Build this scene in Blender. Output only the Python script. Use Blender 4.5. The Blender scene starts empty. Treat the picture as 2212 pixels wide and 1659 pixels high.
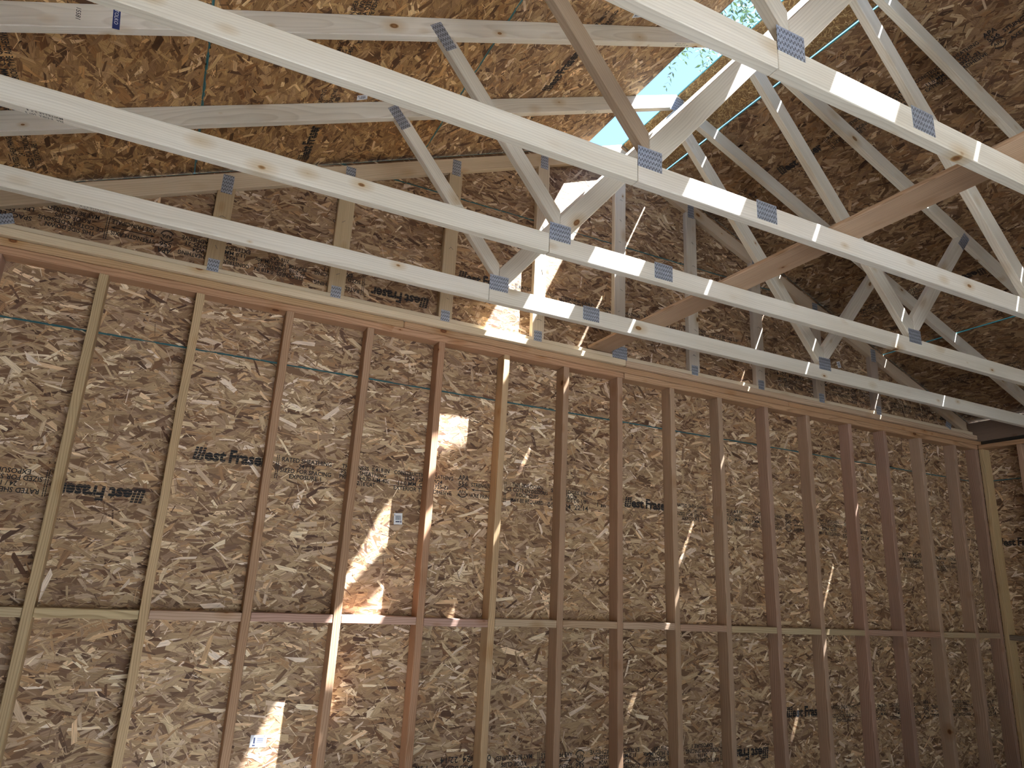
import bpy, bmesh, math, random
from mathutils import Matrix, Vector
random.seed(7)
C = bpy.context.scene.collection
sc = bpy.context.scene

# ------------------------------------------------------------------ camera, light, exposure
cam_d = bpy.data.cameras.new('camera'); cam = bpy.data.objects.new('camera', cam_d); C.objects.link(cam)
cam_d.lens = 1522.2 / 2212 * 36.0; cam_d.sensor_width = 36.0; cam_d.clip_start = 0.02
r_ = Vector((0.8954, -0.4428, 0.0474)); f_ = Vector((0.4153, 0.8666, 0.2767))
f_.normalize(); r_ = (r_ - f_ * r_.dot(f_)).normalized(); u_ = r_.cross(f_)
cam.matrix_world = Matrix(((r_.x, u_.x, -f_.x, 0.786), (r_.y, u_.y, -f_.y, -3.598), (r_.z, u_.z, -f_.z, 1.411), (0, 0, 0, 1)))
sc.camera = cam

SUN_DIR = Vector((-0.452, 0.247, -1.0)).normalized()      # the way the light travels
elev = math.asin(-SUN_DIR.z); az = math.atan2(-SUN_DIR.x, -SUN_DIR.y)
w = bpy.data.worlds.new('sky'); sc.world = w; w.use_nodes = True
nt = w.node_tree; nt.nodes.clear()
sky = nt.nodes.new('ShaderNodeTexSky'); sky.sky_type = 'NISHITA'; sky.sun_disc = False
sky.sun_elevation = elev; sky.sun_rotation = az; sky.altitude = 100; sky.air_density = 0.85; sky.dust_density = 0.2; sky.ozone_density = 2.0
bg = nt.nodes.new('ShaderNodeBackground'); bg.inputs['Strength'].default_value = 0.34
wo = nt.nodes.new('ShaderNodeOutputWorld')
nt.links.new(sky.outputs[0], bg.inputs[0]); nt.links.new(bg.outputs[0], wo.inputs[0])
sun_d = bpy.data.lights.new('sun', 'SUN'); sun_d.energy = 41.0; sun_d.angle = math.radians(0.53); sun_d.color = (0.93, 0.97, 1.02)
sun = bpy.data.objects.new('sun', sun_d); C.objects.link(sun)
sun.rotation_euler = SUN_DIR.to_track_quat('-Z', 'Y').to_euler(); sun.location = (6, -5, 12)
sc.view_settings.view_transform = 'Standard'; sc.view_settings.look = 'None'
sc.view_settings.gamma = 1.0; sc.view_settings.use_curve_mapping = False
sc.view_settings.exposure = 0.84
sc.cycles.max_bounces = 8; sc.cycles.diffuse_bounces = 5
sc.cycles.use_adaptive_sampling = True; sc.cycles.adaptive_threshold = 0.03
sc.cycles.use_denoising = True

# ------------------------------------------------------------------ materials
class NT:
    def __init__(s, name):
        s.m = bpy.data.materials.new(name); s.m.use_nodes = True; s.t = s.m.node_tree
        s.t.nodes.clear()
        s.out = s.t.nodes.new('ShaderNodeOutputMaterial'); s.b = s.t.nodes.new('ShaderNodeBsdfPrincipled')
        s.t.links.new(s.b.outputs[0], s.out.inputs[0])
    def n(s, typ, **kw):
        x = s.t.nodes.new('ShaderNode' + typ)
        for k, v in kw.items(): setattr(x, k, v)
        return x
    def set(s, sock, v):
        if hasattr(v, 'links') or isinstance(v, bpy.types.NodeSocket): s.t.links.new(v, sock)
        else: sock.default_value = v
    def math(s, op, a, b=0.0, c=None, clamp=False):
        x = s.n('Math', operation=op, use_clamp=clamp); s.set(x.inputs[0], a); s.set(x.inputs[1], b)
        if c is not None: s.set(x.inputs[2], c)
        return x.outputs[0]
    def vec(s, op, a, b=(0, 0, 0)):
        x = s.n('VectorMath', operation=op); s.set(x.inputs[0], a)
        if op == 'SCALE': s.set(x.inputs['Scale'], b)
        else: s.set(x.inputs[1], b)
        return x.outputs[0]
    def mix(s, f, a, b, typ='MIX'):
        x = s.n('Mix', data_type='RGBA', blend_type=typ); s.set(x.inputs[0], f); s.set(x.inputs[6], a); s.set(x.inputs[7], b)
        return x.outputs[2]
    def ramp(s, f, stops, interp='LINEAR'):
        x = s.n('ValToRGB'); r = x.color_ramp; r.interpolation = interp
        while len(r.elements) < len(stops): r.elements.new(0.5)
        for e, (p, c) in zip(r.elements, stops): e.position = p; e.color = (*c, 1) if len(c) == 3 else c
        s.set(x.inputs[0], f); return x.outputs[0]
    def maprange(s, v, a, b, c=0.0, d=1.0):
        x = s.n('MapRange'); s.set(x.inputs[0], v)
        for i, k in enumerate((a, b, c, d)): x.inputs[i + 1].default_value = k
        return x.outputs[0]
    def noise(s, v, scale, detail=2.0, rough=0.5, dims='3D'):
        x = s.n('TexNoise', noise_dimensions=dims); s.set(x.inputs['Vector'], v); x.inputs['Scale'].default_value = scale
        x.inputs['Detail'].default_value = detail; x.inputs['Roughness'].default_value = rough
        return x.outputs[0]

def simple(name, col, rough=0.7, metal=0.0):
    k = NT(name); k.b.inputs['Base Color'].default_value = (*col, 1); k.b.inputs['Roughness'].default_value = rough
    k.b.inputs['Metallic'].default_value = metal; return k.m

def make_osb():
    k = NT('oriented strand board')
    oi = k.n('ObjectInfo')
    at = k.n('Attribute', attribute_name='flake'); gr = k.n('Attribute', attribute_name='grain')
    se = k.n('SeparateColor'); k.set(se.inputs[0], at.outputs['Color']); R, G, B = se.outputs
    col = k.ramp(R, [(0.0, (.10, .055, .032)), (.14, (.19, .115, .068)), (.36, (.32, .22, .135)), (.60, (.44, .325, .205)), (.82, (.62, .50, .345)), (1.0, (.88, .80, .65))])
    cool = k.mix(k.maprange(G, .66, .70), (1.0, 1, 1.0, 1), (.95, .94, 1.06, 1))
    col = k.mix(1.0, col, cool, 'MULTIPLY')
    warm = k.mix(k.maprange(G, .18, .12), (1, 1, 1, 1), (1.05, .93, .84, 1))
    col = k.mix(1.0, col, warm, 'MULTIPLY')
    n = k.noise(gr.outputs['Vector'], 1.0, 2.0, .6, '2D')
    col = k.mix(1.0, col, k.ramp(n, [(.28, (.70, .68, .66)), (.72, (1.18, 1.17, 1.15))]), 'MULTIPLY')
    col = k.mix(1.0, col, oi.outputs['Color'], 'MULTIPLY')
    k.set(k.b.inputs['Base Color'], col); k.b.inputs['Roughness'].default_value = .62
    k.b.inputs['Specular IOR Level'].default_value = .35
    return k.m

def make_wood(name, ring=.30, knot_amount=.5, fine=.12):
    k = NT(name)
    tc = k.n('TexCoord').outputs['Object']; oi = k.n('ObjectInfo'); rnd = oi.outputs['Random']
    P = k.vec('ADD', tc, k.vec('SCALE', (53.0, 0.0, 0.0), rnd))
    wob = k.noise(k.vec('MULTIPLY', P, (1.3, 5, 5)), 1.0, 2.0, .5)
    ofs = k.vec('SCALE', (0, .16, .10), k.math('SUBTRACT', k.math('MULTIPLY', k.math('FRACT', k.math('MULTIPLY', rnd, 17.3)), 2.0), .35))
    cvec = k.vec('ADD', k.vec('MULTIPLY', P, (.0, 1, 1)), k.vec('ADD', ofs, (0, .05, .03)))
    ln = k.n('VectorMath', operation='LENGTH'); k.set(ln.inputs[0], cvec)
    rr = k.math('ADD', k.math('MULTIPLY', ln.outputs['Value'], 120.0), k.math('MULTIPLY', wob, 9.0))
    fr = k.math('FRACT', rr)
    ringc = k.ramp(fr, [(0.0, (1, 1, 1)), (.55, (.96, .95, .93)), (.9, (1 - ring, 1 - ring * 1.15, 1 - ring * 1.35)), (1.0, (1, 1, 1))])
    st = k.noise(k.vec('MULTIPLY', P, (3, 170, 170)), 1.0, 2.0, .6)
    stc = k.ramp(st, [(.3, (1 - fine, 1 - fine, 1 - fine)), (.7, (1 + fine, 1 + fine, 1 + fine))])
    blot = k.noise(k.vec('MULTIPLY', P, (1.1, 9, 9)), 1.0, 3.0, .55)
    blc = k.ramp(blot, [(.3, (.90, .86, .80)), (.7, (1.08, 1.07, 1.06))])
    base = k.mix(1.0, oi.outputs['Color'], ringc, 'MULTIPLY')
    base = k.mix(1.0, base, stc, 'MULTIPLY'); base = k.mix(1.0, base, blc, 'MULTIPLY')
    # knots: elongated cells running into the board
    kv = k.vec('MULTIPLY', P, (5.2, 8.5, 8.5))
    vo = k.n('TexVoronoi', voronoi_dimensions='3D'); k.set(vo.inputs['Vector'], kv); vo.inputs['Scale'].default_value = 1.0
    se = k.n('SeparateColor'); k.set(se.inputs[0], vo.outputs['Color'])
    d = k.vec('SUBTRACT', kv, vo.outputs['Position'])
    ln2 = k.n('VectorMath', operation='LENGTH'); k.set(ln2.inputs[0], k.vec('MULTIPLY', d, (1 / 5.2 * .55, 1 / 8.5, 1 / 8.5 * .6)))
    rad = k.math('MULTIPLY', k.math('MULTIPLY', se.outputs[0], k.math('LESS_THAN', se.outputs[1], knot_amount)), .013)
    t = k.math('DIVIDE', ln2.outputs['Value'], k.math('ADD', rad, .0004))
    kc = k.ramp(t, [(0.0, (.42, .27, .15)), (.30, (.55, .36, .20)), (.62, (.30, .17, .09)), (.80, (.62, .44, .27)), (1.0, (1, 1, 1))])
    base = k.mix(1.0, base, kc, 'MULTIPLY')
    halo = k.ramp(k.math('DIVIDE', t, 4.0), [(0.15, (.80, .68, .52)), (.8, (1, 1, 1))])
    base = k.mix(1.0, base, halo, 'MULTIPLY')
    k.set(k.b.inputs['Base Color'], base); k.b.inputs['Roughness'].default_value = .62
    k.b.inputs['Specular IOR Level'].default_value = .35
    bp = k.n('Bump'); bp.inputs['Strength'].default_value = .25; bp.inputs['Distance'].default_value = .0008
    k.set(bp.inputs['Height'], st); k.set(k.b.inputs['Normal'], bp.outputs[0])
    return k.m

def make_gusset():
    k = NT('punched galvanised steel')
    tc = k.n('TexCoord').outputs['Object']
    sx = k.n('SeparateXYZ'); k.set(sx.inputs[0], tc)
    # rows of short punched slots, neighbours staggered by half
    col_i = k.math('DIVIDE', sx.outputs[0], .0062)
    fx = k.math('ABSOLUTE', k.math('SUBTRACT', k.math('FRACT', col_i), .5))
    odd = k.math('MODULO', k.math('ABSOLUTE', k.math('FLOOR', col_i)), 2.0)
    fy = k.math('ABSOLUTE', k.math('SUBTRACT', k.math('FRACT', k.math('ADD', k.math('DIVIDE', sx.outputs[1], .0205), k.math('MULTIPLY', odd, .28))), .5))
    slot = k.math('MULTIPLY', k.math('LESS_THAN', fx, .27), k.math('LESS_THAN', fy, .30))
    lip = k.math('MULTIPLY', k.math('LESS_THAN', fx, .27), k.math('GREATER_THAN', fy, .24)); lip = k.math('MULTIPLY', lip, slot)
    n = k.noise(tc, 60.0, 2.0)
    c = k.ramp(n, [(.3, (.35, .39, .46)), (.7, (.50, .55, .63))])
    c = k.mix(slot, c, (.10, .10, .11, 1)); c = k.mix(lip, c, (.75, .78, .80, 1))
    k.set(k.b.inputs['Base Color'], c); k.b.inputs['Metallic'].default_value = .55; k.b.inputs['Roughness'].default_value = .45
    bp = k.n('Bump'); bp.inputs['Strength'].default_value = .8; bp.inputs['Distance'].default_value = .001; bp.invert = True
    k.set(bp.inputs['Height'], slot); k.set(k.b.inputs['Normal'], bp.outputs[0])
    return k.m

def make_ink():
    k = NT('printed black ink')
    tc = k.n('TexCoord').outputs['Object']
    n = k.noise(tc, 200.0, 2.0, .7); n2 = k.noise(tc, 14.0, 2.0, .6)
    wear = k.math('MULTIPLY', k.math('GREATER_THAN', k.math('ADD', n, k.math('MULTIPLY', n2, .5)), .40), .97)
    sx = k.n('SeparateXYZ'); k.set(sx.inputs[0], tc)
    cut = k.math('MULTIPLY', k.math('LESS_THAN', sx.outputs[0], .43), k.math('LESS_THAN', k.math('FRACT', k.math('DIVIDE', k.math('SUBTRACT', sx.outputs[1], .6955), .0118)), .11))
    cut = k.math('MULTIPLY', cut, k.math('GREATER_THAN', sx.outputs[1], .5))
    wear = k.math('MULTIPLY', wear, k.math('SUBTRACT', 1.0, k.math('MULTIPLY', cut, .8)))
    tr = k.n('BsdfTransparent'); mx = k.n('MixShader')
    k.b.inputs['Base Color'].default_value = (.012, .012, .014, 1); k.b.inputs['Roughness'].default_value = .8
    k.set(mx.inputs[0], wear); k.set(mx.inputs[1], tr.outputs[0]); k.set(mx.inputs[2], k.b.outputs[0])
    k.t.links.new(mx.outputs[0], k.out.inputs[0]); return k.m

OSB = make_osb(); SPF = make_wood('spruce lumber', .13, .75, .05); FIR = make_wood('fir lumber', .32, .45, .10)
TEAL = simple('blue green sealed panel edge', (.035, .16, .17), .6)
GUS = make_gusset(); INK = make_ink()
PAPER = simple('white sticker paper', (.78, .80, .82), .5); BAR = simple('barcode ink', (.03, .04, .10), .6)
BLUE = simple('dark blue mill tag', (.02, .04, .16), .5)
STEEL = simple('nail steel', (.16, .15, .14), .45, .6)
LIGHT_BLOCK = simple('dark light blocking sheet', (.045, .05, .045), .9)  # for the unseen sheets added to stop daylight at the wall joints
k = NT('concrete slab'); tc = k.n('TexCoord').outputs['Object']
k.set(k.b.inputs['Base Color'], k.ramp(k.noise(tc, 3.0, 6.0), [(.3, (.44, .45, .46)), (.7, (.56, .57, .58))])); k.b.inputs['Roughness'].default_value = .85
CONC = k.m
k = NT('dry ground'); tc = k.n('TexCoord').outputs['Object']
k.set(k.b.inputs['Base Color'], k.ramp(k.noise(tc, 1.5, 6.0), [(.3, (.32, .32, .30)), (.7, (.42, .42, .40))])); k.b.inputs['Roughness'].default_value = .95
GROUND = k.m
k = NT('leaf'); oi = k.n('TexCoord').outputs['Object']
k.set(k.b.inputs['Base Color'], k.ramp(k.noise(oi, 9.0, 1.0), [(.3, (.015, .045, .025)), (.7, (.06, .13, .03))])); k.b.inputs['Roughness'].default_value = .5
LEAF = k.m
BARK = simple('bark', (.12, .085, .06), .9)

# ------------------------------------------------------------------ helpers
def link(o, parent=None):
    C.objects.link(o)
    if parent is not None: o.parent = parent
    return o
def empty(name, loc=(0, 0, 0), **props):
    o = bpy.data.objects.new(name, None); o.location = loc; o.empty_display_size = .2
    for kk, v in props.items(): o[kk] = v
    return link(o)
def frame_matrix(origin, X, Y):
    X = Vector(X).normalized(); Y = Vector(Y); Y = (Y - X * Y.dot(X)).normalized(); Z = X.cross(Y)
    return Matrix(((X.x, Y.x, Z.x, origin[0]), (X.y, Y.y, Z.y, origin[1]), (X.z, Y.z, Z.z, origin[2]), (0, 0, 0, 1)))
def place(o, M, parent):
    # parents here are unrotated empties
    if parent is not None:
        o.parent = parent; M = Matrix.Translation(-PARENT_LOC.get(parent.name, Vector((0, 0, 0)))) @ M
    o.matrix_local = M
PARENT_LOC = {}
def thing(name, loc=(0, 0, 0), **props):
    o = empty(name, loc, **props); PARENT_LOC[o.name] = Vector(loc); return o
def prism_mesh(name, poly, depth, bevel=.0025, mats=(), z0=0.0):
    bm = bmesh.new()
    area = sum(poly[i][0] * poly[(i + 1) % len(poly)][1] - poly[(i + 1) % len(poly)][0] * poly[i][1] for i in range(len(poly)))
    if area < 0: poly = poly[::-1]
    lo = [bm.verts.new((x, y, z0)) for x, y in poly]; hi = [bm.verts.new((x, y, z0 + depth)) for x, y in poly]
    bm.faces.new(lo[::-1]); bm.faces.new(hi)
    n = len(poly)
    for i in range(n): bm.faces.new((lo[i], lo[(i + 1) % n], hi[(i + 1) % n], hi[i]))
    if bevel > 0:
        es = [e for e in bm.edges if abs((e.verts[0].co - e.verts[1].co).length) > .03]
        bmesh.ops.bevel(bm, geom=es, offset=bevel, segments=1, affect='EDGES', profile=.5)
    me = bpy.data.meshes.new(name); bm.normal_update(); bm.to_mesh(me); bm.free()
    for m in mats: me.materials.append(m)
    return me
def clip(poly, a, b, c):
    """keep a*x + b*y >= c"""
    out = []
    for i in range(len(poly)):
        p, q = poly[i], poly[(i + 1) % len(poly)]
        dp, dq = a * p[0] + b * p[1] - c, a * q[0] + b * q[1] - c
        if dp >= 0: out.append(p)
        if (dp >= 0) != (dq >= 0):
            t = dp / (dp - dq); out.append((p[0] + t * (q[0] - p[0]), p[1] + t * (q[1] - p[1])))
    return out
CREAM = [(.75, .71, .61), (.77, .73, .63), (.74, .70, .595), (.76, .72, .62)]
def tint(base, j=.04, grey=.20):
    f = 1 + random.uniform(-j, j); l = (base[0] + base[1] + base[2]) / 3; base = [c * (1 - grey) + l * grey for c in base]
    g = .010 if grey < .045 else .004
    return (base[0] * f, base[1] * f * (1 + random.uniform(-g, g)), base[2] * f * (1 + random.uniform(-2 * g, 2 * g)), 1)
    f = 1 + random.uniform(-j, j); return (base[0] * f, base[1] * f * (1 + random.uniform(-.02, .02)), base[2] * f * (1 + random.uniform(-.04, .04)), 1)
def board(name, parent, poly, depth, M, col, mat=None, bevel=.0025):
    me = prism_mesh(name, poly, depth, bevel, (mat or SPF,))
    o = bpy.data.objects.new(name, me); o.color = tint(col, .04, .04 if mat is FIR else .05); C.objects.link(o); place(o, M, parent); return o
def rect(x0, x1, y0, y1): return [(x0, y0), (x1, y0), (x1, y1), (x0, y1)]
def plane_member(name, parent, polyXZ, yfront, th, direction, col, mat=None):
    """member lying in a plane parallel to the back wall; polyXZ in world (x, z); direction = grain"""
    d = Vector((direction[0], 0, direction[1])).normalized()
    ox, oz = polyXZ[0]
    M = frame_matrix((ox, yfront + th, oz), d, (-d.z, 0, d.x))
    loc = [((x - ox) * d.x + (z - oz) * d.z, -(x - ox) * d.z + (z - oz) * d.x) for x, z in polyXZ]
    return board(name, parent, loc, th, M, col, mat)

# ------------------------------------------------------------------ measured frame of the building
XC, ZT, SL = 3.280, 4.465, .4167        # ridge x, height of the deck underside at the ridge, roof slope
XL, XR = -.265, 6.823                   # inner framing faces of the side walls
YF = -7.35                              # inside face of the front wall
def deck_z(x): return ZT - SL * abs(x - XC)
cs = 1 / math.sqrt(1 + SL * SL); sn = SL * cs

# ------------------------------------------------------------------ printed lettering
PRINT_CACHE = {}
def text_geo(txt, cap, width=None, bold=0.0, shear=0.0, mirror=False):
    cu = bpy.data.curves.new('lettering', 'FONT'); cu.body = txt; cu.size = 1.0; cu.resolution_u = 2; cu.offset = bold; cu.shear = shear
    o = bpy.data.objects.new('lettering', cu); C.objects.link(o)
    dg = bpy.context.evaluated_depsgraph_get(); dg.update()
    me = bpy.data.meshes.new_from_object(o.evaluated_get(dg))
    V = [v.co.copy() for v in me.vertices]; F = [tuple(p.vertices) for p in me.polygons]
    bpy.data.objects.remove(o); bpy.data.curves.remove(cu); bpy.data.meshes.remove(me)
    if not V: return [], []
    x0 = min(v.x for v in V); x1 = max(v.x for v in V); ch = .70
    s = cap / ch; sxx = s if width is None else width / (x1 - x0)
    return [((v.x - x0) * sxx, v.y * s) for v in V], F
def add_rect(V, F, x0, x1, y0, y1):
    b = len(V); V += [(x0, y0), (x1, y0), (x1, y1), (x0, y1)]; F.append((b, b + 1, b + 2, b + 3))
def block_geo(kind):
    if kind in PRINT_CACHE: return PRINT_CACHE[kind]
    V, F = [], []
    def put(t, x, y, cap, wd=None, bold=0.019, shear=0.0, center=None):
        v, f = text_geo(t, cap, wd, bold, shear)
        if center is not None and v:
            x = center - max(a for a, b_ in v) / 2
        b = len(V); V.extend([(a + x, c + y) for a, c in v]); F.extend([tuple(i + b for i in ff) for ff in f])
    L = (.729, .702, .676, .649)
    if kind == 'logo':
        put('est', .134, .694, .052, .094, .042, .06); put('Fraser', .242, .694, .058, .180, .042, .06)
        # the first letter is three raking strokes joined at the foot, all of it sliced by thin blank lines
        for i in range(3):
            for j in range(5):
                b = len(V); x = .083 + i * .0168; y0_, y1_ = .694 + j * .0118, .694 + j * .0118 + .0102; r0, r1 = (y0_ - .694) * .17, (y1_ - .694) * .17
                V += [(x + r0, y0_), (x + .0128 + r0, y0_), (x + .0128 + r1, y1_), (x + r1, y1_)]; F.append((b, b + 1, b + 2, b + 3))
        add_rect(V, F, .086, .124, .690, .696)
    elif kind in ('bars_a', 'bars_b'):
        x = .460 if kind == 'bars_a' else 1.703
        for i in range(12):
            y = .642 + i * .0097
            add_rect(V, F, x, x + .0035, y, y + .0082); add_rect(V, F, x + .009, x + .0125, y, y + .0082)
    elif kind == 'rated':
        for t, y, wd in (('RATED SHEATHING', L[0], .243), ('24 / 16', L[1], .075), ('SIZED FOR SPACING', L[2], .25), ('EXPOSURE 1', L[3], .155)): put(t, 0, y, .021, wd, center=.607)
    elif kind == 'thick':
        put('THICKNESS  0.418 IN', .782, L[0], .021, .25); put('PS 2-18  SHEATHING', .782, L[1], .021, .235); put('PRP-108  HUD-UM-40c', .775, L[2], .021, .26); put('7/16 CAT', .868, L[3], .021, .095)
    elif kind == 'constr':
        for t, y, wd in (('CONSTRUCTION SHEATHING', L[0], .335), ('1R24 / 2F16 / W24', L[1], .21), ('11.0 MM  CSA O325-21', L[2], .28), ('EXTERIOR TYPE ADHESIVE', L[3], .325)): put(t, 0, y, .021, wd, center=1.225)
    elif kind == 'mark':
        put('APA', 0, .737, .027, .062, .02, .1, center=1.452); put('556', 0, .706, .023, .055, center=1.452); put('APA', 0, .665, .020, .046, .015, center=1.452)
        n = 28
        for i in range(n):
            a0, a1 = 2 * math.pi * i / n, 2 * math.pi * (i + .9) / n
            if abs(math.sin(a0)) < .28: continue
            b = len(V)
            for r in (.026, .032):
                for a in (a0, a1): V.append((1.452 + r * math.cos(a), .674 + r * math.sin(a)))
            F.append((b, b + 1, b + 3, b + 2))
    elif kind == 'axis':
        put('STRENGTH AXIS', 1.500, .708, .021, .19); put('AXE PRINCIPALE', 1.500, .650, .021, .195)
        add_rect(V, F, 1.512, 1.685, .6885, .6925)
        for x, s in ((1.503, 1), (1.694, -1)):
            b = len(V); V += [(x, .6905), (x + s * .020, .6985), (x + s * .014, .6905), (x + s * .020, .6825)]
            F.append((b, b + 1, b + 2, b + 3) if s < 0 else (b, b + 3, b + 2, b + 1))
    elif kind == 'side':
        for t, y, wd in (('THIS SIDE DOWN', L[0] + .006, .20), ('CE COTE EN DESSOUS', L[1] + .006, .265), ('ROOF CLIPS', L[2] + .004, .145), ('MAY BE REQUIRED', L[3], .21)): put(t, 0, y, .021, wd, center=1.852)
    elif kind == 'space':
        for t, y, wd in (('SPACE EDGES 1/8"', L[0], .25), ('ESPACER', L[1], .11), ('LES BORDS DE 1/8"', L[2] + .006, .25)): put(t, 0, y, .021, wd, center=2.13)
        put('05-09-24  22:14', 1.985, .640, .028, .275, .012)
    elif kind == 'mill':
        put('1 sw', 2.325, .672, .026, .065, .012)
    PRINT_CACHE[kind] = (V, F); return V, F
SPAN = dict(logo=(.08, .42), bars_a=(.46, .475), rated=(.48, .735), thick=(.775, 1.04), constr=(1.055, 1.395), mark=(1.41, 1.49), axis=(1.5, 1.7),
            bars_b=(1.70, 1.72), side=(1.72, 1.985), space=(1.985, 2.27), mill=(2.32, 2.40))
MESH_CACHE = {}
def lettering(panel, u0, u1, dv=0.0):
    kinds = tuple(q for q, (a, b) in SPAN.items() if a >= u0 + .002 and b <= u1 - .002)
    if not kinds: return
    key = (kinds, dv)
    if key not in MESH_CACHE:
        V, F = [], []
        for q in kinds:
            v, f = block_geo(q); b = len(V); V += [(x, y + dv, 0) for x, y in v]; F += [tuple(i + b for i in ff) for ff in f]
        me = bpy.data.meshes.new('printed_lettering'); me.from_pydata(V, [], F); me.materials.append(INK); me.update(); MESH_CACHE[key] = me
    o = bpy.data.objects.new('printed_lettering', MESH_CACHE[key]); C.objects.link(o); o.parent = panel
    o.matrix_local = Matrix.Translation((0, 0, .0012))
def sticker(panel, u, v, wd, ht, rot=0.0):
    bm = bmesh.new(); rnd = random.Random(int(u * 1000))
    def q(x0, x1, y0, y1, z, mi):
        f = bm.faces.new([bm.verts.new((x0, y0, z)), bm.verts.new((x1, y0, z)), bm.verts.new((x1, y1, z)), bm.verts.new((x0, y1, z))]); f.material_index = mi
    q(-wd / 2, wd / 2, -ht / 2, ht / 2, 0, 0)
    x = -wd * .32
    while x < wd * .30:
        b = wd * rnd.choice((.018, .03, .045)); q(x, x + b, -ht * .10, ht * .30, .0002, 1); x += b + wd * rnd.choice((.02, .03))
    q(-wd * .30, wd * .2, -ht * .30, -ht * .20, .0002, 1); q(wd * .28, wd * .40, -ht * .34, -ht * .16, .0002, 1); q(-wd * .44, -wd * .38, ht * .28, ht * .4, .0002, 1)
    me = bpy.data.meshes.new('barcode_sticker'); bm.to_mesh(me); bm.free(); me.materials.append(PAPER); me.materials.append(BAR)
    o = bpy.data.objects.new('barcode_sticker', me); C.objects.link(o); o.parent = panel; o['label'] = 'white paper sticker with a dark barcode'
    o.matrix_local = Matrix.Translation((u, v, .0013)) @ Matrix.Rotation(rot, 4, 'Z')

# ------------------------------------------------------------------ OSB panels
import numpy as np
def flake_sheet(rng, L, W, density=1.0, fine=False):
    """strands of one board: quads (n,4,3), tone colours (n,3), grain frames (n,4,2)"""
    Q, T, Gq = [], [], []
    for n_m2, l0, l1, w0, w1, z0, z1, sig, tone in ((3500, .010, .040, .002, .007, .00006, .0005, .9, (.50, .14)), (8500, .004, .020, .0008, .003, .0004, .0009, 1.2, (.52, .24))) if fine == 'fine' else ((800, .05, .14, .018, .055, .00006, .00034, .42, (.47, .23)), (700, .03, .095, .008, .026, .00026, .00060, .5, (.50, .25)), (900, .012, .06, .0013, .005, .0005, .0008, .6, (.52, .3)), (12, .05, .12, .011, .026, .0007, .0009, .5, (.84, .08)), (16, .03, .09, .012, .035, .00055, .00085, .6, (.08, .06))) if fine == 'roof' else (
            (900, .05, .15, .012, .038, .00006, .00034, .42, (.48, .23)), (800, .03, .095, .006, .019, .00026, .00060, .46, (.50, .25)),
            (800, .012, .065, .0012, .0045, .00050, .00082, .60, (.52, .30)), (26, .04, .12, .011, .028, .00070, .00090, .45, (.86, .10)),
            (14, .03, .10, .008, .024, .00055, .00085, .6, (.08, .06)), (110, .0025, .005, .0025, .0045, .00090, .00096, 1.0, (-.5, .1))):
        n = int(n_m2 * L * W * density)
        if n < 1: continue
        cx, cy = rng.uniform(0, L, n), rng.uniform(0, W, n)
        ln = rng.uniform(l0, l1, n); wd = rng.uniform(w0, w1, n)
        an = rng.normal(0, sig, n); wild = rng.uniform(0, 1, n) < .16; an[wild] = rng.uniform(-1.5, 1.5, wild.sum())
        z = rng.uniform(z0, z1, n)
        sk = rng.normal(0, .5, (n, 2)) * wd[:, None]; tp = rng.uniform(.55, 1.0, (n, 2))
        lx = np.stack([-ln / 2 + sk[:, 0], ln / 2 + sk[:, 1], ln / 2 - sk[:, 1], -ln / 2 - sk[:, 0]], 1)
        ly = np.stack([-wd / 2 * tp[:, 0], -wd / 2 * tp[:, 1], wd / 2, wd / 2 * (tp[:, 0] * .5 + .5)], 1)
        c, s_ = np.cos(an)[:, None], np.sin(an)[:, None]
        X = cx[:, None] + lx * c - ly * s_; Y = cy[:, None] + lx * s_ + ly * c
        tz = rng.normal(0, .00006, (n, 4))
        Q.append(np.stack([X, Y, np.clip(z[:, None] + tz, .00004, .001)], 2))
        T.append(np.stack([np.clip(rng.normal(tone[0], tone[1], n), 0, 1), rng.uniform(0, 1, n), rng.uniform(0, 1, n)], 1))
        off = rng.uniform(0, 500, (n, 2))
        Gq.append(np.stack([lx * 16 + off[:, 0:1], ly * 330 + off[:, 1:2]], 2))
    return np.concatenate(Q), np.concatenate(T), np.concatenate(Gq)
NRNG = np.random.default_rng(5)
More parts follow.
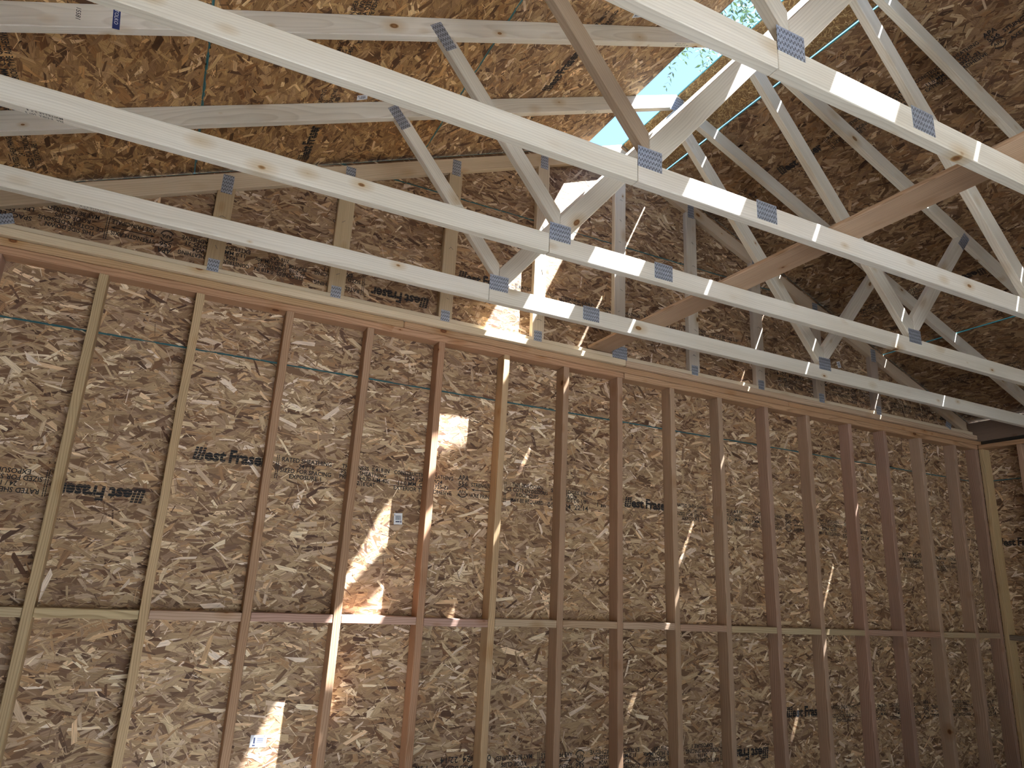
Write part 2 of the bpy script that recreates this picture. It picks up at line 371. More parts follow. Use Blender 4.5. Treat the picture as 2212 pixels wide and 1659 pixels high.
def panel(parent, origin, X, Y, poly, tcol, printed=True, th=.0111, dv=0.0, edge=.0028, gap=.0015, density=1.0, tone=0.0, name='osb_panel', fine=False):
    """poly in panel coordinates (u along 8 ft, v across 4 ft); the good face is local z = 0"""
    us = [p[0] for p in poly]; u0, u1 = min(us), max(us); v0, v1 = min(p[1] for p in poly), max(p[1] for p in poly)
    area = sum(poly[i][0] * poly[(i + 1) % len(poly)][1] - poly[(i + 1) % len(poly)][0] * poly[i][1] for i in range(len(poly)))
    if area < 0: poly = poly[::-1]
    n = len(poly)
    def shrink(d):
        out = poly
        for i in range(n):
            a, b = poly[i], poly[(i + 1) % n]; ex, ey = b[0] - a[0], b[1] - a[1]; l = math.hypot(ex, ey)
            if l < 1e-6: continue
            nx, ny = -ey / l, ex / l; out = clip(out, nx, ny, nx * a[0] + ny * a[1] + d)
        return out
    op = shrink(gap); ip = shrink(gap + edge); m = len(op)
    V = [(x, y, 0) for x, y in op] + [(x, y, 0) for x, y in ip] + [(x, y, -th) for x, y in op]
    F = [list(range(m, 2 * m))]; MI = [0]
    for i in range(m):
        j = (i + 1) % m
        F.append([i, j, m + j, m + i]); MI.append(1); F.append([2 * m + i, 2 * m + j, j, i]); MI.append(1)
    F.append([2 * m + i for i in range(m)][::-1]); MI.append(0)
    Q, T, Gq = flake_sheet(NRNG, u1 - u0, v1 - v0, density, fine)
    Q[:, :, 0] += u0; Q[:, :, 1] += v0
    axis = len(poly) == 4 and all(min(abs(p[0] - u0), abs(p[0] - u1)) < 1e-4 and min(abs(p[1] - v0), abs(p[1] - v1)) < 1e-4 for p in poly)
    e = gap + edge * np.where(NRNG.uniform(0, 1, len(Q)) < .25, .25, 1.0)[:, None]
    Q[:, :, 0] = np.clip(Q[:, :, 0], u0 + e, u1 - e); Q[:, :, 1] = np.clip(Q[:, :, 1], v0 + e, v1 - e)
    if not axis:
        ok = np.ones(len(Q), bool)
        for i in range(n):
            a, b = poly[i], poly[(i + 1) % n]; ex, ey = b[0] - a[0], b[1] - a[1]; l = math.hypot(ex, ey)
            if l < 1e-6: continue
            ok &= (((-ey / l) * (Q[:, :, 0] - a[0]) + (ex / l) * (Q[:, :, 1] - a[1])) > gap).all(1)
        Q, T, Gq = Q[ok], T[ok], Gq[ok]
    nq = len(Q); nb = len(V)
    # keep every strand facing the room
    ar = (Q[:, 2, 0] - Q[:, 0, 0]) * (Q[:, 3, 1] - Q[:, 1, 1]) - (Q[:, 3, 0] - Q[:, 1, 0]) * (Q[:, 2, 1] - Q[:, 0, 1])
    keep = ar > 1e-7; Q, T, Gq = Q[keep], T[keep], Gq[keep]; nq = len(Q)
    verts = np.concatenate([np.array(V, dtype=np.float32), Q.reshape(-1, 3).astype(np.float32)])
    base_loops = [q for f in F for q in f]; tot = [len(f) for f in F] + [4] * nq
    loops = np.concatenate([np.array(base_loops, dtype=np.int32), nb + np.arange(nq * 4, dtype=np.int32)])
    starts = np.concatenate([[0], np.cumsum(tot)[:-1]]).astype(np.int32)
    me = bpy.data.meshes.new(name)
    me.vertices.add(len(verts)); me.vertices.foreach_set('co', verts.ravel())
    me.loops.add(len(loops)); me.loops.foreach_set('vertex_index', loops)
    me.polygons.add(len(tot)); me.polygons.foreach_set('loop_start', starts)
    me.polygons.foreach_set('material_index', np.array(MI + [0] * nq, dtype=np.int32))
    at = me.attributes.new('flake', 'FLOAT_COLOR', 'FACE')
    cc = np.ones((len(tot), 4), dtype=np.float32); cc[:len(F), :3] = (.14, .5, .5); T = T.copy(); T[:, 0] = np.clip(T[:, 0] + tone, 0, 1); cc[len(F):, :3] = T
    at.data.foreach_set('color', cc.ravel())
    ag = me.attributes.new('grain', 'FLOAT_VECTOR', 'CORNER')
    gg = np.zeros((len(loops), 3), dtype=np.float32); gg[len(base_loops):, :2] = Gq.reshape(-1, 2)
    ag.data.foreach_set('vector', gg.ravel())
    me.update(calc_edges=True); me.materials.append(OSB); me.materials.append(TEAL)
    o = bpy.data.objects.new(name, me); C.objects.link(o)
    f = random.uniform(.96, 1.04); o.color = (tcol[0] * f, tcol[1] * f, tcol[2] * f, 1)
    place(o, frame_matrix(origin, X, Y), parent)
    if printed and v0 < .63 and v1 > .77: lettering(o, u0, u1, dv)
    return o
LEN, WID = 2.4384, 1.2192
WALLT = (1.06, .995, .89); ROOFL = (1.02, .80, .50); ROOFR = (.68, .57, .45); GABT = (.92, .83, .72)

# ------------------------------------------------------------------ floor, ground
def slab(name, x0, x1, y0, y1, z0, z1, mat, kind='structure'):
    me = prism_mesh(name, rect(x0, x1, y0, y1), z1 - z0, .005, (mat,), z0); o = bpy.data.objects.new(name, me); C.objects.link(o); o['kind'] = kind; return o
slab('floor', XL - .12, XR + .12, YF - .12, .03, -.12, 0.0, CONC)
g = slab('ground', -30, 36, -36, 30, -.5, -.125, GROUND)
slab('driveway', -.2, 6.8, -16, YF - .13, -.12, -.01, CONC)

# ------------------------------------------------------------------ back wall
wb = thing('wall_back', (3.28, 0, 0), kind='structure')
TAN = [(.50, .37, .21), (.54, .39, .22), (.43, .26, .155), (.44, .27, .16), (.45, .26, .15), (.58, .40, .23), (.44, .29, .185), (.44, .28, .18),
       (.46, .31, .19), (.45, .31, .20), (.42, .27, .19), (.46, .31, .21), (.43, .26, .19), (.40, .25, .18), (.47, .33, .22), (.46, .31, .21), (.40, .25, .18)]
RS = {1: (.392, .389), 2: (.803, .811), 3: (1.225, 1.221), 4: (1.642, 1.625), 5: (2.046, 2.044), 6: (2.447, 2.432), 7: (2.847, 2.848), 8: (3.233, 3.249),
      9: (3.639, 3.661), 10: (4.04, 4.059), 11: (4.458, 4.477), 12: (4.861, 4.872), 13: (5.296, 5.286), 14: (5.681, 5.680), 15: (6.103, 6.098), 16: (6.531, 6.506), 17: (6.823, 6.823),
      0: (-.017, -.012), -1: (-.227, -.227)}
SW, SD, PB = .0381, .0889, 2.700
def stud_x(n, z):
    a, b = RS[n]; return a + (b - a) * (2.70 - z) / 2.2
for n in sorted(RS):
    xt, xb = stud_x(n, 2.70) - SW, stud_x(n, .038) - SW
    d = Vector((xt - xb, 0, PB - .038)); L = d.length
    M = frame_matrix((xb, 0, .038), d, (1, 0, 0))      # local x up, local y right, local z toward the camera side
    col = TAN[(n - 1) % len(TAN)]
    if n >= 9: col = [(c * .90 + sum(col) / 3 * .10) * 1.08 for c in col]
    if Vector(M.col[2][:3]).y > 0: M = frame_matrix((xb, -SD, .038), d, (1, 0, 0))
    board('stud', wb, rect(0, L, 0, SW), SD, M, col, FIR)
def hboard(name, parent, x0, x1, z0, z1, y0, y1, col, mat=None, bevel=.0025):
    """horizontal member along x; y0 back, y1 front (smaller)"""
    return board(name, parent, rect(0, x1 - x0, 0, z1 - z0), y0 - y1, frame_matrix((x0, y0, z0), (1, 0, 0), (0, 0, 1)), col, mat or FIR, bevel)
hboard('sole_plate', wb, XL - SD, XR + SD, 0, .0381, 0, -SD, (.36, .33, .20))
RED = (.47, .27, .15); ORG = (.50, .31, .17)
hboard('top_plate', wb, XL, 3.244, PB, PB + .0375, 0, -SD, RED, bevel=.0042)
hboard('top_plate', wb, 3.247, XR, PB, PB + .0375, 0, -SD, (.52, .32, .18), bevel=.0042)
hboard('top_plate', wb, XL - SD, 1.80, PB + .0389, PB + .0762, 0, -SD, (.50, .32, .17), bevel=.0042)
hboard('top_plate', wb, 1.803, 4.66, PB + .0389, PB + .0762, 0, -SD, ORG, bevel=.0042)
hboard('top_plate', wb, 4.663, XR + SD, PB + .0389, PB + .0762, 0, -SD, (.50, .30, .16), bevel=.0042)
# flat nailer along the foot of the gable truss, standing proud of the plates
nl = hboard('nailer', wb, XL - SD, 3.241, PB + .0768, PB + .1149, -.0415, -.116, (.68, .55, .37), SPF, .004)
nl['label'] = 'pale flat nailer board standing proud of the top plates'
hboard('nailer', wb, 3.247, XR - .02, PB + .0768, PB + .1149, -.0415, -.110, (.58, .42, .29), FIR, .004)
BC = {0: (.55, .44, .28), 1: (.56, .44, .26), 2: (.54, .38, .28), 3: (.50, .32, .26), 4: (.52, .34, .27), 5: (.48, .31, .25), 6: (.52, .40, .27), 7: (.50, .36, .24), 8: (.52, .38, .26),
      9: (.48, .32, .23), 10: (.54, .43, .27), 11: (.55, .45, .28), 12: (.53, .42, .26), 13: (.47, .30, .22), 14: (.46, .28, .20), 15: (.54, .42, .27), 16: (.48, .36, .23)}
for n in range(0, 17):
    zb = 1.206 + random.uniform(-.003, .003) + (.006 if n in (6, 7, 8) else 0)
    hboard('blocking', wb, stud_x(n, zb) + .001, stud_x(n + 1, zb) - SW - .001, zb, zb + .0381, -.0005, -SD + .0015, BC[n])
hboard('blocking', wb, stud_x(-1, 1.2) + .001, stud_x(0, 1.2) - SW - .001, 1.206, 1.244, -.0005, -SD + .0015, BC[0])
def wall_panel(row_z, x0, x1, flip, left_joint, tcol=WALLT, top=None, printed=True):
    """left_joint: world x of the panel's left end as if it were whole"""
    if not flip:
        pl = rect(x0 - left_joint, x1 - left_joint, 0, WID); org = (left_joint, 0, row_z); X, Y = (1, 0, 0), (0, 0, 1)
    else:
        rj = left_joint + LEN; pl = rect(rj - x1, rj - x0, 0, WID); org = (rj, 0, row_z + WID); X, Y = (-1, 0, 0), (0, 0, -1)
    if top is not None: pl = top(pl, org, flip)
    return panel(wb, org, X, Y, pl, tcol, printed)
XO0, XO1 = XL - SD, XR + SD
p22 = None
for x0, x1, fl, lj in ((XO0, .790, True, .790 - LEN), (.790, 3.228, False, .790), (3.228, 5.667, False, 3.228), (5.667, XO1, True, 5.667)):
    o = wall_panel(1.2250, x0, x1, fl, lj)
    if abs(x0 - .790) < .01: p22 = o
sticker(p22, 1.892 - .790, 1.724 - 1.225, .045, .058, 0.06)
p1 = None
for x0, x1, fl, lj in ((XO0, 2.025, True, 2.025 - LEN), (2.025, 4.478, True, 2.040), (4.478, XO1, False, 4.480)):
    o = wall_panel(.0058, x0, x1, fl, lj)
    if x1 < 2.1: p1 = o
# a sticker low on the wall, between the third and fourth studs (that panel is turned over)
sticker(p1, 2.025 - 1.340, .0058 + WID - .697, .050, .070, 1.55)
# gable rows, cut to the roof line
def cut_gable(pl, org, flip):
    out = pl
    for s in (-1, 1):
        # world z <= deck_z(x) - .003 on both slopes ; x = org.x +- u, z = org.z +- v
        sg = -1 if flip else 1
        # -(z) - SL*s*(x-XC) + ZT - .003 >= 0
        a = -SL * s * sg; b = -sg; c = -(ZT - .004) + org[2] + SL * s * (org[0] - XC)
        out = clip(out, a, b, c)
    return out
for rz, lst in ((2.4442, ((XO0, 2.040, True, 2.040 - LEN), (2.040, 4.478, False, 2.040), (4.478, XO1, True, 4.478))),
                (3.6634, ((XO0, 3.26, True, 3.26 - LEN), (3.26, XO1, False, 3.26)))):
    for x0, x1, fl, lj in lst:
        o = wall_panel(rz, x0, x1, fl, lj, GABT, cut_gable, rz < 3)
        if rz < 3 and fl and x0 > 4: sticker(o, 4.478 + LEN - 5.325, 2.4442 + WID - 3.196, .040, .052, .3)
# unseen dark sheet added behind the sheathing to block daylight through the joints
pp = clip(clip(rect(XO0 - .02, XO1 + .02, -.1, 5), -SL, -1, -(ZT - .004) - SL * XC), SL, -1, -(ZT - .004) + SL * XC)
o = plane_member('light_block_sheet', wb, pp, .0125, .004, (1, 0), (1, 1, 1), LIGHT_BLOCK)

# ------------------------------------------------------------------ side walls
def side_wall(name, xin, s):
    wl = thing(name, (xin, YF / 2, 0), kind='structure')
    y = -.1275
    ys = [-.1275] + [-(.425 + .4064 * i) for i in range(17)]
    for i, yy in enumerate(ys):
        col = [(.52, .38, .20), (.44, .28, .18), (.46, .30, .19)][i % 3] if i else (.55, .41, .22)
        x0 = xin if s > 0 else xin - SD
        # local x up, y along world +y, z along +x
        M = frame_matrix((x0 + SD, yy, .038), (0, 0, 1), (0, 1, 0))
        zz = Vector(M.col[2][:3]).x
        M = frame_matrix((x0 + (SD if zz < 0 else 0), yy, .038), (0, 0, 1), (0, 1, 0))
        board('stud', wl, rect(0, PB - .038, 0, SW), SD, M, col, FIR)
    def yboard(nm, z0, z1, xa, xb, ya, yb, col, mat=FIR):
        M = frame_matrix((xa, yb, z0), (0, -1, 0), (0, 0, 1)); zz = Vector(M.col[2][:3]).x
        M = frame_matrix((xa if zz > 0 else xb, yb, z0), (0, -1, 0), (0, 0, 1))
        return board(nm, wl, rect(0, yb - ya, 0, z1 - z0), xb - xa, M, col, mat)
    a, b = (xin, xin + SD) if s > 0 else (xin - SD, xin)
    yboard('sole_plate', 0, .0381, a, b, YF, -.091, (.36, .33, .20))
    yboard('top_plate', PB, PB + .0381, a, b, YF, -.0895, (.50, .30, .16))
    yboard('top_plate', PB + .0386, PB + .0762, (a + .05 if s > 0 else a), (b if s > 0 else b - .05), YF, -.0895, (.05, .04, .03))  # near-black colour paints in the shade of the set-back recess
    # eave rim board, stopping just short of the deck
    rx = (b - .040, b - .004) if s > 0 else (a + .004, a + .040)
    top = deck_z(rx[0] if s > 0 else rx[1]) - .022
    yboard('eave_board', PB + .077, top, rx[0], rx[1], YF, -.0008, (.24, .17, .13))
    for i in range(len(ys) - 1):
        if ys[i] - ys[i + 1] - SW < .1: continue
        zb = 1.19 + random.uniform(-.01, .01)
        yboard('blocking', zb, zb + .0381, a + .001, b - .001, ys[i + 1] + SW + .001, ys[i] - .001, (.20, .16, .12) if i == 0 else (.45, .34, .22))
    X, Y = ((0, -1, 0), (0, 0, 1)) if s > 0 else ((0, 1, 0), (0, 0, 1))
    xo = b if s > 0 else a
    for row in range(3):
        h = WID if row < 2 else PB + .0762 - 2 * WID - .0058
        st = -(1.2 if row % 2 else 0)
        u = st if row % 2 else 0.0
        # panels run from the corner towards the front
        start = 0.0; first = LEN / 2 if row % 2 else LEN
        pos = 0.0; i = 0
        while pos < -YF - .05:
            ln = min(first if i == 0 else LEN, -YF - pos)
            if s > 0: org = (xo, -pos, .0058 + row * WID)
            else: org = (xo, -pos - ln, .0058 + row * WID)
            panel(wl, org, X, Y, rect(0, ln, 0, h), WALLT, printed=True, density=1.0 if (s > 0 and pos < 2.5) else .6)
            pos += ln; i += 1
    px = (xo + .0118, xo + .0150) if s > 0 else (xo - .0150, xo - .0118)
    yboard('light_block_sheet', -.1, PB + .0762, px[0], px[1], YF - .1, .012, (1, 1, 1), LIGHT_BLOCK)  # unseen sheet added outside, blocks daylight between the side wall panels
    return wl
side_wall('wall_right', XR, 1); side_wall('wall_left', XL, -1)

# ------------------------------------------------------------------ front wall behind the camera, with its open garage doorway
wf = thing('wall_front', (3.28, YF, 0), kind='structure')
DX0, DX1, DH = .60, 3.60, 2.13
for x0, x1, z0, z1 in ((XO0, DX0, 0, 4.2), (DX1, XO1, 0, 4.2), (DX0, DX1, DH, 4.6)):
    pl = rect(x0, x1, z0, z1)
    pl = clip(clip(pl, -SL, -1, -(ZT - .004) - SL * XC), SL, -1, -(ZT - .004) + SL * XC)
    panel(wf, (x1, YF, 0), (-1, 0, 0), (0, 0, 1), [(x1 - p[0], p[1]) for p in pl], WALLT, printed=False, density=.3)
hboard('header', wf, DX0 - .08, DX1 + .08, DH, DH + .28, YF + .089, YF, (.5, .33, .2))
for x in (DX0 - SW, DX1): 
    M = frame_matrix((x, YF, 0), (0, 0, 1), (1, 0, 0))
    if Vector(M.col[2][:3]).y < 0: M = frame_matrix((x, YF + SD, 0), (0, 0, 1), (1, 0, 0))
    board('jamb_stud', wf, rect(0, DH, 0, SW), SD, M, (.5, .35, .2), FIR)

# ------------------------------------------------------------------ ceiling: the roof deck seen from below
ce = thing('ceiling', (XC, YF / 2, ZT), kind='structure')
Y_BACK, Y_FRONT = .10, YF - .25
def deck_row(side, xa, xb, full_hi, start, flip, tcol, fine='roof'):
    """xa..xb: world x range; full_hi: panel's v=0 edge as world x when whole; start: world y of u = 0 of one panel"""
    out = []
    if side < 0: # left slope
        X, Y = (0, -1, 0), (-cs, 0, -sn)
        if flip: X, Y = (0, 1, 0), (cs, 0, sn)
    else:
        X, Y = (0, -1, 0), (-cs, 0, sn)
        if flip: X, Y = (0, 1, 0), (cs, 0, -sn)
    s = 1 if X[1] < 0 else -1     # u grows toward -y when s = 1
    k0 = -4
    for kk in range(-5, 6):
        y_u0 = start - s * kk * LEN           # world y of u=0
        ya, yb = (y_u0 - LEN, y_u0) if s > 0 else (y_u0, y_u0 + LEN)
        lo, hi = max(ya, Y_FRONT), min(yb, Y_BACK)
        if hi - lo < .05: continue
        ua, ub = (y_u0 - hi, y_u0 - lo) if s > 0 else (lo - y_u0, hi - y_u0)
        org = (full_hi, y_u0, ZT - SL * (full_hi - XC) * side)
        va, vb = sorted(((xa - full_hi) / Y[0], (xb - full_hi) / Y[0]))
        out.append((panel(ce, org, X, Y, rect(ua, ub, va, vb), tcol, gap=.0012 if side > 0 else .0004, edge=.005, density=1.0 if hi > -3.4 else .25, fine=fine), y_u0))
    return out
HG = .0030
r1 = deck_row(-1, 1.8222, 2.972, 2.972, -.583, False, (1.04, .90, .70))  # paler tint: skylight near the ridge gap put into this row's colour
r2 = deck_row(-1, .6542, 1.822, 1.822, .02, False, ROOFL)
r3 = deck_row(-1, -.46, .654, .654, .32, False, ROOFL)
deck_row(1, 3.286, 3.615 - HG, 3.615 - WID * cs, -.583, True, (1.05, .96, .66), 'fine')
deck_row(1, 3.615 + HG, 4.744 - .002, 4.744 - .002, -.575, False, ROOFR)
deck_row(1, 4.744 + .0022, 5.872 - .002, 4.744 + .0022, -1.20, True, ROOFR)
deck_row(1, 5.872 + .0015, 6.990, 5.872 + WID * cs, .62, False, ROOFR)
deck_row(1, 6.993, 7.26, 6.993, .1, True, ROOFR)
for o, y0 in r2:
    if abs(y0 - .02) < .01: sticker(o, .02 + .64, (1.821 - 1.325) / cs, .052, .040, 1.75)
for o, y0 in r1:
    if abs(y0 + .583) < .01: sticker(o, 1.296 - .583, (2.972 - 2.475) / cs, .055, .040, 1.75)

# ------------------------------------------------------------------ gusset plates
def gusset(parent, x, z, y, wd, ht, ang=0.0):
    me = bpy.data.meshes.get('gusset_%d_%d' % (wd * 1000, ht * 1000))
    if me is None:
        me = prism_mesh('gusset_%d_%d' % (wd * 1000, ht * 1000), rect(-wd / 2, wd / 2, -ht / 2, ht / 2), .0012, 0, (GUS,))
    o = bpy.data.objects.new('gusset_plate', me); C.objects.link(o)
    d = Vector((math.cos(ang), 0, math.sin(ang)))
    place(o, frame_matrix((x, y, z), d, (-d.z, 0, d.x)), parent); return o

# ------------------------------------------------------------------ roof trusses
CB, CT = PB + .0768, PB + .1655        # bottom and top of the bottom chords
TH = .0381
def truss(yf, label, dx=0.0, group=None, seed=0):
    rs = random.Random(seed); xc = XC + dx
    pr = dict(label=label, category='roof truss')
    if group: pr['group'] = group
    t = thing('roof_truss', (XC, yf + TH / 2, CB), **pr)
    colr = lambda: rs.choice(CREAM)
    pv = .0889 * math.sqrt(1 + SL * SL)          # vertical depth of the top chord
    def low(x): return ZT - .0005 - pv - SL * abs(x - xc)
    zt = ZT - .0005
    xe = 3.585
    # top chords
    plL = [(xc - xe, zt - SL * xe), (xc - xe, zt - SL * xe - pv), (xc, zt - pv), (xc, zt)]
    plL = clip(plL, 0, 1, CT + .0005)
    plR = [(2 * xc - x, z) for x, z in plL][::-1]
    plL = clip(plL, -1, 0, -(xc - .0005)); plR = clip(plR, 1, 0, xc + .0005)
    plane_member('top_chord', t, plL, yf, TH, (1, SL), colr()); plane_member('top_chord', t, plR, yf, TH, (1, -SL), colr())
    # bottom chord in two lengths, butted at the left joint plate
    def chord_end(pl): return clip(clip(pl, -SL, -1, -zt - SL * xc + .001), SL, -1, -zt + SL * xc + .001)
    plane_member('bottom_chord', t, chord_end(rect(xc - 3.55, 2.070 + dx, CB, CT)), yf, TH, (1, 0), colr())
    plane_member('bottom_chord', t, chord_end(rect(2.0715 + dx, xc + 3.55, CB, CT)), yf, TH, (1, 0), colr())
    # webs
    jL = 2.120 + dx
    for s in (-1, 1):
        mir = (lambda x: x) if s < 0 else (lambda x: 2 * xc - x)
        # long web: joint -> peak
        a = Vector((2.152 + dx, 2.928)); b = Vector((xc - .005, 4.29)); d = (b - a).normalized(); n = Vector((-d.y, d.x)) * .0445
        a2 = a - d * .3; b2 = b + d * .4
        pl = [tuple(a2 - n), tuple(b2 - n), tuple(b2 + n), tuple(a2 + n)]
        pl = clip(pl, 0, 1, CT + .0005); pl = clip(pl, 1, 0, jL + .0005); pl = clip(pl, -1, 0, -(xc - .0006))
        pl = clip(pl, SL, -1, -(zt - pv) + SL * xc + .0008)
        if s > 0: pl = [(mir(x), z) for x, z in pl]
        plane_member('web', t, pl, yf, TH, (d.x * -s, d.y), colr())
        # short web: joint -> middle of the top chord
        a = Vector((1.5765 + dx, 3.594)); d = Vector((.637, -.771)); n = Vector((.771, .637)) * (.0318 if s < 0 else .0415)
        a2 = a - d * .4; b2 = a + d * 1.4
        pl = [tuple(a2 - n), tuple(b2 - n), tuple(b2 + n), tuple(a2 + n)]
        pl = clip(pl, 0, 1, CT + .0005); pl = clip(pl, -1, 0, -(jL - .0005)); pl = clip(pl, SL, -1, -(zt - pv) + SL * xc + .0008)
        if s > 0: pl = [(mir(x), z) for x, z in pl]
        cc = (.50, .39, .28) if (s < 0 and seed == 3) else colr()
        plane_member('web', t, pl, yf, TH, (d.x * -s, d.y), cc)
        gusset(t, mir(1.527 + dx), 3.637, yf, .057, .128, math.radians(40 if s < 0 else -40) + (0 if s < 0 else 0))
    gusset(t, 2.1215 + dx, 2.879, yf, .104, .082); gusset(t, 4.4365 + dx, 2.879, yf, .104, .082)
    gusset(t, 2.671 + dx, 2.8345, yf, .102, .079)
    gusset(t, xc, zt - .075, yf, .105, .105)
    for s in (-1, 1): gusset(t, xc + s * 3.42, CT + .006, yf, .11, .07, -s * math.atan(SL))
    return t
TY = [-.602, -1.217, -1.844, -2.474]
T_LAB = ['pale wooden roof truss nearest the back wall, right in front of the gable truss', 'pale wooden roof truss second from the back wall, webs rising beside the skylit gap',
         'pale wooden roof truss third from the back wall, with a weathered brown short web', 'pale wooden roof truss nearest the viewer, crossing the upper right corner']
trs = [truss(y, l, 0.0, 'roof trusses over the room', i + 1) for i, (y, l) in enumerate(zip(TY, T_LAB))]
ORD = ['first', 'second', 'third', 'fourth', 'fifth', 'sixth', 'seventh']
for i in range(7): truss(TY[3] - .62 * (i + 1), 'pale wooden roof truss, %s one beyond the nearest towards the doorway' % ORD[i], 0.0, 'roof trusses towards the doorway', 20 + i)

# printed mill stamps on the lumber
def stamp(parent, lines, origin, X, Y, cap, col=INK, name='mill_stamp', wd=None):
    V, F = [], []
    for i, t in enumerate(lines):
        v, f = text_geo(t, cap, wd, .004, .15); b = len(V); V += [(x, y - i * cap * 1.7, 0) for x, y in v]; F += [tuple(q + b for q in ff) for ff in f]
    me = bpy.data.meshes.new(name); me.from_pydata(V, [], F); me.materials.append(col); o = bpy.data.objects.new(name, me); C.objects.link(o)
    place(o, frame_matrix(origin, X, Y), parent); return o
pvv = .0889 * math.sqrt(1 + SL * SL)
def under_top(x): return ZT - .0005 - pvv - SL * abs(x - XC) - .0006
for k_, x in ((1, 2.78), (0, 2.62)):
    stamp(trs[k_], ['MALLETTE 114  SPF', 'KD-HT  No 2'], (x, TY[k_] + .016, under_top(x)), (cs, 0, sn), (0, 1, 0), .008)
for k_, x, in ((1, .02), (0, .12)):
    stamp(trs[k_], ['MALLETTE 2 x 4', 'SPF  S-DRY  No 2'], (x + .28, TY[k_] + .016, CB - .0006), (-1, 0, 0), (0, -1, 0), .010)
# blue tag on the second truss
xt = .36; zt_ = ZT - SL * (XC - xt)
tg = prism_mesh('mill_tag', rect(0, .085, 0, .022), .0005, 0, (BLUE,)); o = bpy.data.objects.new('mill_tag', tg); C.objects.link(o); o['label'] = 'dark blue paper tag with pale letters'
place(o, frame_matrix((xt, TY[1] - .0002, zt_ - .01), (.12, 0, -1), (1, 0, .12)), trs[1])
stamp(trs[1], ['TOLKO'], (xt + .006, TY[1] - .0012, zt_ - .02), (.12, 0, -1), (1, 0, .12), .012, PAPER)
stamp(trs[1], ['15581'], (xt - .10, TY[1] - .0006, zt_ - .06), (.12, 0, -1), (1, 0, .12), .014)

# ------------------------------------------------------------------ gable truss on the back wall
gt = thing('gable_truss', (3.28, -.019, CB), label='wooden gable truss with flat vertical studs nailed to the sheathing above the back wall', category='gable truss')
gx, gz, gs = 3.245, 4.398, .4105
pv = .0889 * math.sqrt(1 + gs * gs)
yf = -TH - .0013
plL = clip([(gx - 3.548, gz - gs * 3.548), (gx - 3.548, gz - gs * 3.548 - pv), (gx, gz - pv), (gx, gz)], 0, 1, CT + .0005); plR = [(2 * gx - x, z) for x, z in plL][::-1]
plL = clip(plL, -1, 0, -(gx - .0005)); plR = clip(plR, 1, 0, gx + .0005)
plane_member('top_chord', gt, plL, yf, TH, (1, gs), (.66, .53, .36)); plane_member('top_chord', gt, plR, yf, TH, (1, -gs), (.62, .50, .36))
for a, b in ((XL - SD + .045, 3.245), (3.2465, XR + SD - .045)):
    pl = clip(clip(rect(a, b, CB, CT), -gs, -1, -gz - gs * gx + .001), gs, -1, -gz + gs * gx + .001)
    plane_member('bottom_chord', gt, pl, yf, TH, (1, 0), (.70, .60, .43))
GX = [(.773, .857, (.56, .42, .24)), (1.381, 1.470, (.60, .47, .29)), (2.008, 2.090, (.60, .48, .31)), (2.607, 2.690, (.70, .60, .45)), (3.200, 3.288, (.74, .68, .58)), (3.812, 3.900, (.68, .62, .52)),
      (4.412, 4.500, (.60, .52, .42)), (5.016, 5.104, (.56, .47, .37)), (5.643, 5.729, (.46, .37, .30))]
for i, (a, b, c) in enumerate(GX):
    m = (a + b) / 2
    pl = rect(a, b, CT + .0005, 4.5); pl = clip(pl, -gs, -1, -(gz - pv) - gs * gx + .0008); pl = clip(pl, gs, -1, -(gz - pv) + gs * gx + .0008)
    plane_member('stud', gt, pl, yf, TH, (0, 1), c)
    zt2 = gz - pv - gs * abs(m - gx)
    if i == 4:
        gusset(gt, 3.245, CT + .012, yf, .112, .10)
    else:
        gusset(gt, m + (.0 if i < 3 else 0), CT + .002, yf, .054, .085); gusset(gt, m, zt2 + .028, yf, .054, .105, 0)
for s in (-1, 1): gusset(gt, gx + s * 3.30, CT + .014, yf, .07, .05, -s * math.atan(gs))
# bent nail ends showing on the gable studs
bm = bmesh.new(); rn = random.Random(3)
for a, b, c in GX:
    m = (a + b) / 2; top = gz - pv - gs * abs(m - gx) - .05; z = CT + .12
    while z < top:
        x = m + rn.uniform(-.012, .012); ang = rn.choice((.9, -.9, .6)) + rn.uniform(-.2, .2); l = rn.uniform(.014, .026)
        for s in ((1,) if rn.random() < .5 else (1, -1)):
            d = Vector((math.sin(ang * s), 0, -math.cos(ang * s))); p0 = Vector((x, yf - .001, z)); p1 = p0 + d * l + Vector((0, -.006, 0)); nn = Vector((d.z, 0, -d.x)) * .0012
            vs = [bm.verts.new(p0 - nn), bm.verts.new(p0 + nn), bm.verts.new(p1 + nn), bm.verts.new(p1 - nn), bm.verts.new(p0 + Vector((0, .002, 0))), bm.verts.new(p1 + Vector((0, .002, 0)))]
            bm.faces.new(vs[:4][::-1]); bm.faces.new((vs[0], vs[4], vs[5], vs[3])); bm.faces.new((vs[1], vs[2], vs[5], vs[4]))
        z += rn.uniform(.13, .19)
me = bpy.data.meshes.new('nail_ends'); bm.to_mesh(me); bm.free(); me.materials.append(STEEL)
o = bpy.data.objects.new('nail_ends', me); C.objects.link(o); o['kind'] = 'stuff'; place(o, Matrix.Identity(4), gt)

# ------------------------------------------------------------------ brace board lying on the bottom chords
bb = board('brace_board', None, rect(0, 4.2, -.081, .081), .016, frame_matrix((3.078, -.047, CT + .0008), (.018, -1, 0), (1, 0, 0)), (.52, .36, .24), FIR)
M = bb.matrix_local
if M.col[2][2] < 0: bb.matrix_local = frame_matrix((3.078, -.047, CT + .0168), (.018, -1, 0), (1, 0, 0))
bb['label'] = 'long reddish brace board lying flat across the truss bottom chords'; bb['category'] = 'board'

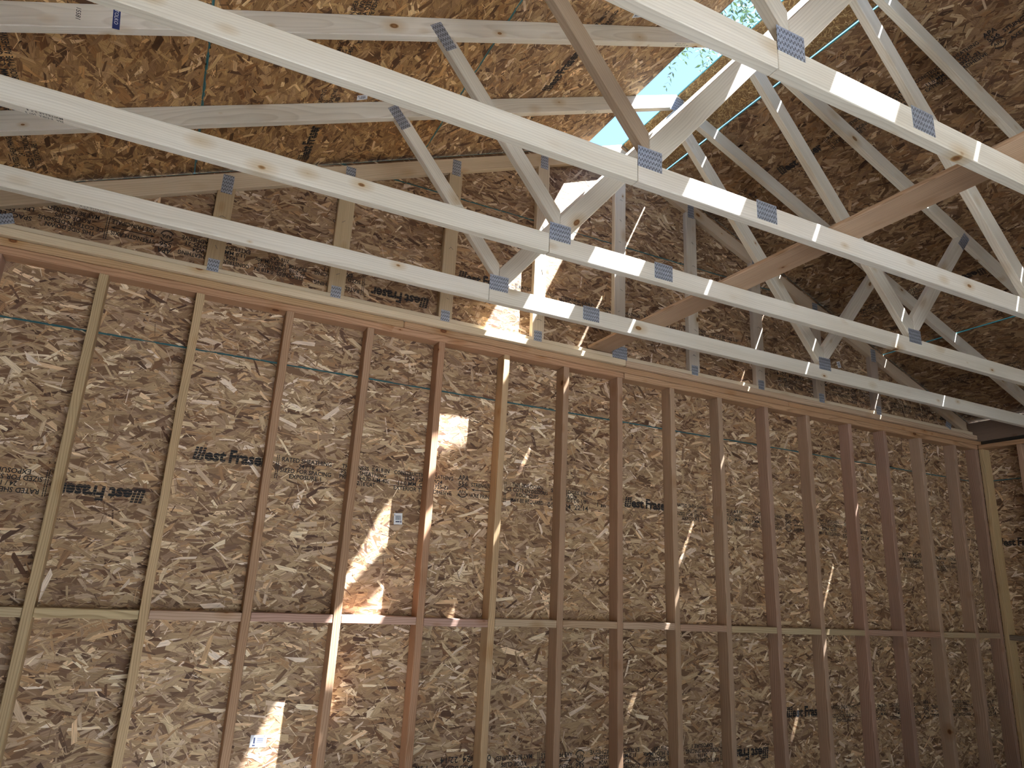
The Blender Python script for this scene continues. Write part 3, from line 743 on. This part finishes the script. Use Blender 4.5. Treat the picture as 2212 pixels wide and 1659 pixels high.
# ------------------------------------------------------------------ tree beyond the gable, its leaves hanging into the strip of sky
tr = thing('tree', (2.5, 4.6, -.125), label='green leafy tree outside, its hanging leaves seen through the open ridge', category='tree')
def tube(name, pts, radii, parent, mat, seg=8):
    bm = bmesh.new(); rings = []
    for i, p in enumerate(pts):
        p = Vector(p); d = (Vector(pts[min(i + 1, len(pts) - 1)]) - Vector(pts[max(i - 1, 0)])).normalized()
        a = d.cross(Vector((.3, .9, .1))).normalized(); b = d.cross(a)
        rings.append([bm.verts.new(p + (a * math.cos(2 * math.pi * j / seg) + b * math.sin(2 * math.pi * j / seg)) * radii[i]) for j in range(seg)])
    for r0, r1 in zip(rings, rings[1:]):
        for j in range(seg): bm.faces.new((r0[j], r0[(j + 1) % seg], r1[(j + 1) % seg], r1[j]))
    bm.faces.new(rings[0][::-1]); bm.faces.new(rings[-1]); bmesh.ops.recalc_face_normals(bm, faces=bm.faces)
    me = bpy.data.meshes.new(name); bm.to_mesh(me); bm.free(); me.materials.append(mat)
    for f in me.polygons: f.use_smooth = True
    o = bpy.data.objects.new(name, me); C.objects.link(o); place(o, Matrix.Identity(4), parent); return o
tube('trunk', [(2.5, 4.6, -.125), (2.52, 4.55, 2), (2.5, 4.5, 4.4), (2.7, 4.3, 6.4), (3.0, 3.9, 8.2), (3.1, 3.8, 9.8)], [.24, .20, .17, .13, .08, .03], tr, BARK, 10)
tube('branch', [(2.62, 4.35, 6.0), (3.3, 3.2, 7.9), (4.1, 1.9, 8.5), (4.7, .9, 8.3), (4.85, .2, 7.8)], [.10, .07, .05, .03, .012], tr, BARK)
tube('branch', [(2.5, 4.5, 4.2), (1.4, 5.2, 6.2), (.8, 5.6, 7.6)], [.09, .06, .02], tr, BARK)
tube('branch', [(2.8, 4.1, 6.8), (3.4, 5.2, 8.2), (3.9, 5.9, 9.0)], [.07, .05, .02], tr, BARK)
rl = random.Random(11); bm = bmesh.new()
def leaf(p, d, l):
    up = Vector((rl.uniform(-1, 1), rl.uniform(-1, 1), rl.uniform(-1, 1))); s = d.cross(up).normalized() * l * .17; nrm = s.cross(d).normalized() * l * .05
    a = bm.verts.new(p); b = bm.verts.new(p + d * l * .45 + s + nrm); c = bm.verts.new(p + d * l); e = bm.verts.new(p + d * l * .45 - s + nrm)
    bm.faces.new((a, b, c)); bm.faces.new((a, c, e))
def spray(top, length, n):
    p = Vector(top); d = Vector((rl.uniform(-.35, .35), rl.uniform(-.35, .35), -1)).normalized()
    for i in range(n):
        t = i / n; q = p + d * length * t + Vector((math.sin(t * 5) * .02, 0, 0))
        for s in (-1, 1):
            v = (d * .6 + Vector((rl.uniform(-.3, .3) + s * .7, rl.uniform(-.7, .7), rl.uniform(-.3, .2)))).normalized(); leaf(q, v, rl.uniform(.05, .08))
# leaf curtain hanging by the ridge: bottoms near z 6.35 .. 6.6
for i in range(85):
    x = rl.uniform(4.30, 5.3); y = rl.uniform(-.25, 1.15)
    bot = 6.40 + .12 * math.sin(x * 9 + y * 4) + rl.uniform(-.05, .25) - .12 * (y - .4)
    spray((x, y, bot + .75), .75, 13)
for i in range(260):
    c = rl.choice(((3.0, 4.0, 9.0), (3.9, 5.6, 9.0), (1.0, 5.4, 7.8), (3.5, 3.0, 9.0), (2.2, 4.4, 9.6)))
    v = Vector((rl.gauss(0, 1), rl.gauss(0, 1), rl.gauss(0, .7))) * .55; spray(Vector(c) + v, .6, 9)
me = bpy.data.meshes.new('foliage'); bm.to_mesh(me); bm.free(); me.materials.append(LEAF)
o = bpy.data.objects.new('foliage', me); C.objects.link(o); o['kind'] = 'stuff'; place(o, Matrix.Identity(4), tr)
